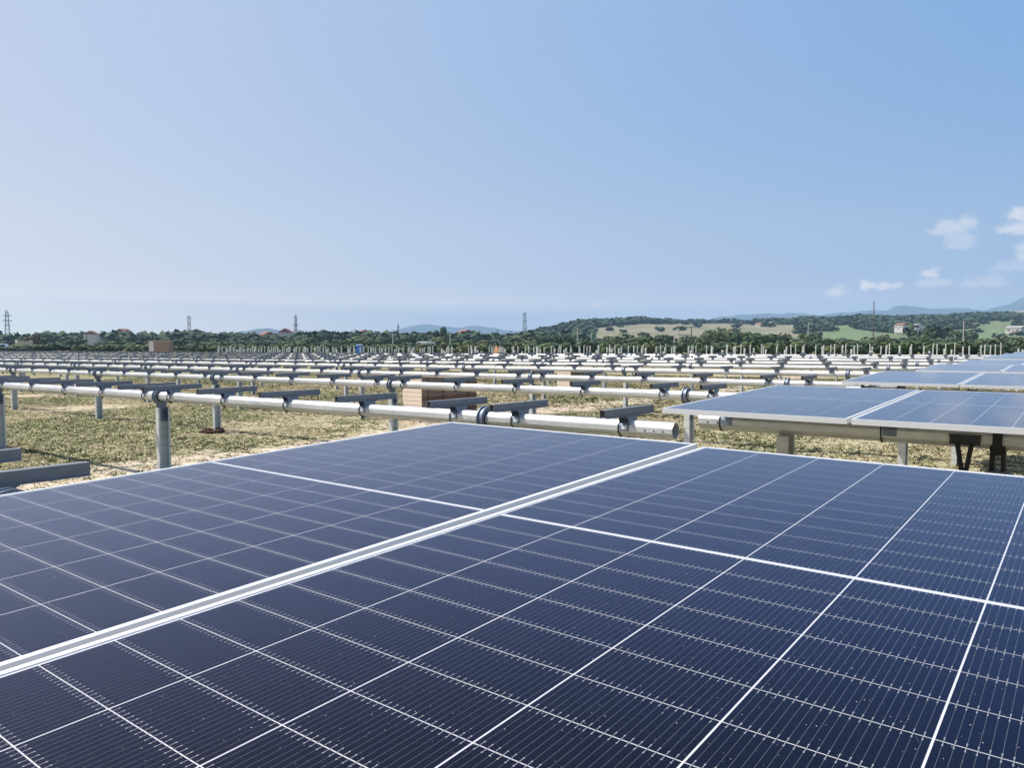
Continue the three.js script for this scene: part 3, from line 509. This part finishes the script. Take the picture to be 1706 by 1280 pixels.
{
  const lowProf = [[-120, 570], [60, 569], [200, 570], [330, 567], [420, 567], [520, 569], [640, 568], [760, 569], [900, 569]];
  hill('far_plain', 'hazy low rise with villages behind the left tree line', lowProf, 500, 1100, 1700, 0.5, [0.06, 0.085, 0.05], 3, 17, 120, 10);
  hill('pale_slope', 'tan bare slope rising behind the wooded hill', [[1600, 545], [1650, 526], [1680, 519], [1706, 516], [1760, 508], [1900, 500]], 1500, 2300, 3000, 2, [0.30, 0.24, 0.16], 10, 71, 60, 12);
  hill('blue_hill', 'small rounded blue hill on the horizon left of centre', [[330, 562], [385, 555], [410, 552], [430, 548], [447, 547], [462, 549], [475, 555], [500, 559], [640, 561]], 3600, 4300, 5200, 2, [0.05, 0.07, 0.05], 8, 27, 90, 10);
  hill('blue_range', 'faint blue mountains on the horizon at centre', [[560, 562], [625, 557], [660, 550], [690, 543], [715, 541], [740, 544], [765, 547], [790, 543], [815, 545], [850, 551], [900, 553], [960, 556], [1040, 560]], 5600, 6800, 7600, 2, [0.05, 0.07, 0.05], 30, 37, 120, 12);
  hill('blue_mountains', 'blue mountain range rising to the right behind the wooded hill', [[1060, 556], [1110, 545], [1160, 536], [1200, 530], [1230, 526], [1290, 524], [1330, 521], [1360, 524], [1390, 521], [1430, 517], [1470, 518], [1500, 511], [1530, 512], [1570, 517], [1600, 514], [1640, 515], [1670, 508], [1706, 500], [1780, 488], [1900, 480]], 4300, 6200, 7400, 2, [0.05, 0.07, 0.05], 60, 47, 200, 18);
}
{
  // woods on the hill, too far to tell the trees apart
  const rnd = seeded(83), list = [], p = H1.g.attributes.position, nx = H1.nx + 1;
  for (let n = 0; n < 26000 && list.length < 7000; n++) {
    const i = rnd() * H1.nx, j = (0.04 + rnd() * 0.76) * H1.nz, px = lerp(780, 1900, i / H1.nx), t = j / H1.nz, f = fieldsAt(px, t);
    if (f !== FOREST && rnd() > 0.006) continue;
    const a = Math.floor(j) * nx + Math.floor(i), fx = i % 1, fz = j % 1, at = q => V(p.getX(q), p.getY(q), p.getZ(q));
    list.push([at(a).lerp(at(a + 1), fx).lerp(at(a + nx).lerp(at(a + nx + 1), fx), fz), t]);
  }
  const im = new THREE.InstancedMesh(crownGeo(311, 5, 90, 0.2), new THREE.MeshStandardMaterial({ color: 0xffffff, roughness: 0.9, side: THREE.DoubleSide }), list.length), m = new THREE.Matrix4(), q = new THREE.Quaternion(), c = new THREE.Color();
  list.forEach(([v, t], i) => { const s = 3.5 + rnd() * 3.5 + t * 9; m.compose(v.add(V(0, -1.2, 0)), q.setFromAxisAngle(V(0, 1, 0), rnd() * 6.28), V(s, s * (0.55 + rnd() * 0.3), s)); im.setMatrixAt(i, m); const k = 0.7 + rnd() * 0.6; im.setColorAt(i, c.setRGB(0.036 * k, 0.064 * k, 0.028 * k)); });
  im.name = 'forest'; im.castShadow = im.receiveShadow = true; tag(im, 'dark green woods covering the low hill', 'forest', null, 'stuff'); scene.add(im);
}
{
  // second belt of far trees on the plain, left of the hill
  const rnd = seeded(87), list = [];
  for (let i = 0; i < 900; i++) { const dist = 380 + rnd() * 700, p = spot(-120 + rnd() * 1080, dist); list.push([p, dist]); }
  const im = new THREE.InstancedMesh(crownGeo(331, 5, 110, 0.18), new THREE.MeshStandardMaterial({ color: 0xffffff, roughness: 0.9, side: THREE.DoubleSide }), list.length), m = new THREE.Matrix4(), q = new THREE.Quaternion(), c = new THREE.Color();
  list.forEach(([p, dist], i) => { const s = 5 + rnd() * 6, y = ground(p.x, p.z); m.compose(V(p.x, y - 0.6, p.z), q.setFromAxisAngle(V(0, 1, 0), rnd() * 6.28), V(s * 1.2, s * 0.9, s * 1.2)); im.setMatrixAt(i, m); const k = 0.7 + rnd() * 0.6; im.setColorAt(i, c.setRGB(0.04 * k, 0.068 * k, 0.03 * k)); });
  im.name = 'distant_woods'; im.castShadow = im.receiveShadow = true; tag(im, 'hazy belt of far woods across the plain', 'woods', null, 'stuff'); scene.add(im);
}
// ------------------------------------------------------------------ houses, masts and poles far behind
const wallMats = [[0.52, 0.50, 0.47], [0.45, 0.38, 0.31], [0.48, 0.45, 0.41]].map(c => new THREE.MeshStandardMaterial({ color: new THREE.Color().setRGB(...c), roughness: 0.9 })), roofMat = new THREE.MeshStandardMaterial({ color: new THREE.Color().setRGB(0.24, 0.105, 0.075), roughness: 0.9 }), greyRoof = new THREE.MeshStandardMaterial({ color: new THREE.Color().setRGB(0.30, 0.28, 0.27), roughness: 0.9 });
function house(px, baseY, dist, w, h, turn, label, wm, rm) {
  const p = spot(px, dist), y = heightOf(baseY, dist), t = thing('house', label, 'house', [p.x, y, p.z], turn, null), l = w * 0.75;
  mesh('wall', box(w, h + 3, l, 0, h / 2 - 1.5, 0), wallMats[wm], t);
  const s = new THREE.Shape([[-l / 2 - 0.4, 0], [l / 2 + 0.4, 0], [0, h * 0.45]].map(q => new THREE.Vector2(...q)));
  mesh('roof', new THREE.ExtrudeGeometry(s, { depth: w + 0.8, bevelEnabled: false }).rotateY(Math.PI / 2).translate(-w / 2 - 0.4, h + 0.01, 0), rm ? greyRoof : roofMat, t);
  for (const f of [-0.28, 0.28]) mesh('window', box(w * 0.14, h * 0.26, 0.12, f * w, h * 0.55, l / 2 + 0.02), M.black, t);
  mesh('door', box(w * 0.12, h * 0.5, 0.1, 0, h * 0.25, l / 2 + 0.02), MW1, t);
}
house(1264, 548, 900, 9, 5, -0.5, 'white house on the hillside, left one of the pair above the hedge', 0, 0);
house(1284, 546, 940, 10, 5, -0.9, 'pale house on the hillside, upper one of the pair above the hedge', 2, 1);
house(1500, 549, 640, 9, 3.6, -0.6, 'small white barn with a rust roof at the edge of the woods', 0, 0);
house(1522, 549, 660, 13, 3.2, -0.7, 'long white shed beside the barn at the edge of the woods', 0, 1);
house(1690, 555, 620, 12, 4, -0.4, 'pale shed beyond the hedge near the picture edge', 2, 1);
house(155, 569, 420, 9, 4, -0.6, 'house with a red roof in the left tree line', 0, 0);
house(208, 566, 460, 8, 4.5, -1.0, 'red roofed house behind the conifer on the left', 1, 0);
house(330, 566, 430, 13, 4, -0.6, 'pale building with a flat brown roof below the lattice mast', 1, 0);
house(446, 570, 430, 9, 4, -0.3, 'small house with a red roof below the blue hill', 2, 0);
house(478, 568, 450, 10, 5, -0.8, 'house with a red roof beside the cross-armed mast', 0, 0);
house(607, 565, 480, 9, 4, -0.5, 'white walled house above the tree line near the toilet cabin', 0, 0);
house(775, 563, 620, 12, 4.5, -0.4, 'red roofed house on the plain right of the tall tree', 2, 0);
{ // unfinished house at far left
  const p = spot(42, 250), t = thing('ruined_house', 'small roofless brown house shell at the far left', 'house', [p.x, ground(p.x, p.z), p.z], 0.37 - 0.6);
  mesh('wall', merge([box(5, 3.2, 0.3, 0, 1.6, 2), box(5, 3.2, 0.3, 0, 1.6, -2), box(0.3, 3.0, 3.7, 2.35, 1.5, 0), box(0.3, 2.4, 3.7, -2.35, 1.2, 0)]), wallMats[1], t);
  for (const x of [-1.5, 0, 1.5]) mesh('window', box(0.8, 1.2, 0.1, x, 1.9, 2.13), M.black, t);
}
const steel = new THREE.MeshStandardMaterial({ color: new THREE.Color().setRGB(0.24, 0.25, 0.27), roughness: 0.7, metalness: 0.3 }), woodPole = new THREE.MeshStandardMaterial({ color: new THREE.Color().setRGB(0.11, 0.095, 0.085), roughness: 0.95 }), concrete = new THREE.MeshStandardMaterial({ color: new THREE.Color().setRGB(0.42, 0.41, 0.39), roughness: 0.9 });
function lattice(px, topY, dist, wBase, wTop, arms, label, thick = 0.2, name = 'lattice_mast') {
  const p = spot(px, dist), gy = ground(p.x, p.z), H = heightOf(topY, dist) - gy, t = thing(name, label, 'mast', [p.x, gy, p.z], YAW + 0.5), W = y => lerp(wBase, wTop, Math.min(1, y / H)), list = [], n = Math.max(6, Math.round(H / 2.2));
  const C = (k, y) => V((k & 1 ? 1 : -1) * W(y) / 2, y, (k & 2 ? 1 : -1) * W(y) / 2), order = [0, 1, 3, 2];
  for (let k = 0; k < 4; k++) mesh('leg', bar(C(k, 0), C(k, H), thick, thick * 0.8), steel, t);
  for (let s = 0; s < n; s++) for (let f = 0; f < 4; f++) { const a = order[f], b = order[(f + 1) % 4], y0 = s / n * H, y1 = (s + 1) / n * H; list.push(bar(s % 2 ? C(a, y0) : C(b, y0), s % 2 ? C(b, y1) : C(a, y1), thick * 0.55)); }
  const br = mesh('bracing', merge(list), steel, t); br.userData.kind = 'stuff';
  for (const [y, half] of arms) mesh('cross_arm', merge([bar(V(-half, y * H, 0), V(half, y * H, 0), thick), bar(V(-half, y * H, 0), V(0, y * H + half * 0.25, 0), thick * 0.6), bar(V(half, y * H, 0), V(0, y * H + half * 0.25, 0), thick * 0.6)]), steel, t);
  mesh('tip', bar(V(0, H, 0), V(0, H * 1.05, 0), thick * 0.6), steel, t);
}
lattice(15, 518, 420, 2.6, 1.0, [[0.86, 2.2], [0.72, 2.6], [0.58, 1.6], [0.2, 1.8]], 'lattice pylon with several cross arms at the far left', 0.22, 'power_pylon');
lattice(317, 527, 460, 1.8, 1.2, [], 'slim lattice mast behind the brown container', 0.2);
lattice(329, 549, 450, 2.2, 2.0, [[0.98, 1.5]], 'short lattice platform mast right beside the slim mast', 0.2);
lattice(494, 526, 430, 1.6, 0.7, [[0.70, 2.0], [0.52, 1.8], [0.30, 1.4]], 'thin mast with three cross arms left of the toilet cabin', 0.2);
lattice(874, 521, 520, 2.2, 1.4, [[0.93, 1.2], [0.75, 1.4], [0.5, 1.4], [0.35, 1.4]], 'lattice mast with short arms at the foot of the wooded hill', 0.24);
lattice(172, 552, 430, 1.4, 1.2, [[0.97, 1.3]], 'short stubby mast in the left tree line', 0.22);
lattice(664, 541, 480, 0.9, 0.4, [[0.9, 0.9]], 'thin aerial mast above the trees left of the vans', 0.18);
function pole(px, topY, dist, label, arms = [], mat = woodPole, r = 0.16) {
  const p = spot(px, dist), gy = ground(p.x, p.z), H = heightOf(topY, dist) - gy, t = thing('utility_pole', label, 'pole', [p.x, gy, p.z], Math.PI / 2 - YAW);
  mesh('shaft', new THREE.CylinderGeometry(r * 0.75, r * 1.1, H, 8).translate(0, H / 2, 0), mat, t);
  for (const [y, half] of arms) { const a = mesh('cross_arm', box(half * 2, 0.16, 0.14, 0, y * H, r + 0.05), woodPole, t); for (const f of [-0.85, 0, 0.85]) mesh('insulator', new THREE.CylinderGeometry(0.06, 0.08, 0.3, 8).translate(f * half, y * H + 0.23, r + 0.05), M.grey, a); }
}
function frame(pxA, pxB, topY, dist, label) {
  const a = spot(pxA, dist), b = spot(pxB, dist), gy = ground(a.x, a.z), H = heightOf(topY, dist) - gy, w = a.distanceTo(b), t = thing('pole_frame', label, 'pole', [(a.x + b.x) / 2, gy, (a.z + b.z) / 2], Math.PI / 2 - YAW);
  for (const s of [-1, 1]) mesh('shaft', new THREE.CylinderGeometry(0.13, 0.19, H, 8).translate(s * w / 2, H / 2, 0), s < 0 ? concrete : woodPole, t);
  mesh('cross_beam', box(w * 1.45, 0.2, 0.16, 0, H - 0.2, 0.22), woodPole, t); mesh('lower_beam', box(w, 0.14, 0.12, 0, H * 0.62, 0.2), woodPole, t);
  for (const f of [-0.65, 0, 0.65]) mesh('insulator', new THREE.CylinderGeometry(0.07, 0.09, 0.45, 8).translate(f * w, H + 0.1, 0.22), M.grey, t);
}
frame(1345, 1361, 535, 235, 'pair of poles joined by a beam, left of the tall pole');
frame(1603, 1617, 534, 220, 'pair of poles joined by a beam near the picture edge');
frame(1130, 1151, 544, 225, 'wide pole gantry before the dry hillside');
pole(1453, 503, 230, 'tallest slim pole with two short arms right of centre', [[0.62, 0.9], [0.42, 1.1]], woodPole, 0.17);
pole(962, 546, 230, 'plain concrete pole before the wooded slope', [], concrete, 0.2);
pole(985, 554, 225, 'shorter concrete pole right of the plain one before the slope', [], concrete, 0.2);
pole(1123, 557, 215, 'short concrete pole left of the gantry', [], concrete, 0.18);
pole(829, 550, 330, 'dark pole with an arm, left of the lattice mast by the hill', [[0.95, 0.8]]);
pole(851, 551, 330, 'dark pole with an arm, nearest the lattice mast by the hill', [[0.95, 0.8]]);
pole(655, 556, 260, 'pale concrete pole in the tree line left of the vans', [], concrete, 0.18);
pole(750, 554, 270, 'pale pole in the hedge right of the tall tree', [[0.93, 0.8]], concrete, 0.18);
pole(1313, 545, 430, 'thin pale pole on the slope left of the pair of poles', [], concrete, 0.2);
pole(146, 557, 330, 'thin dark pole in the left tree line', [], woodPole, 0.18);
pole(365, 560, 330, 'thin dark pole below the blue hill', [], woodPole, 0.18);
{ // water tank at the left edge
  const p = spot(-3, 420), gy = ground(p.x, p.z), t = thing('water_tank', 'dark water tank on a stem at the left picture edge', 'water tank', [p.x, gy, p.z], 0), dk = new THREE.MeshStandardMaterial({ color: new THREE.Color().setRGB(0.10, 0.11, 0.13), roughness: 0.8 });
  mesh('stem', new THREE.CylinderGeometry(0.9, 1.2, 4, 14).translate(0, 2, 0), dk, t);
  mesh('tank', new THREE.LatheGeometry([[0, 4], [1.2, 4], [2.6, 6.2], [2.7, 8.6], [2.3, 9.2], [0, 9.4]].map(q => new THREE.Vector2(...q)), 20), dk, t);
}
renderer.render(scene, camera);
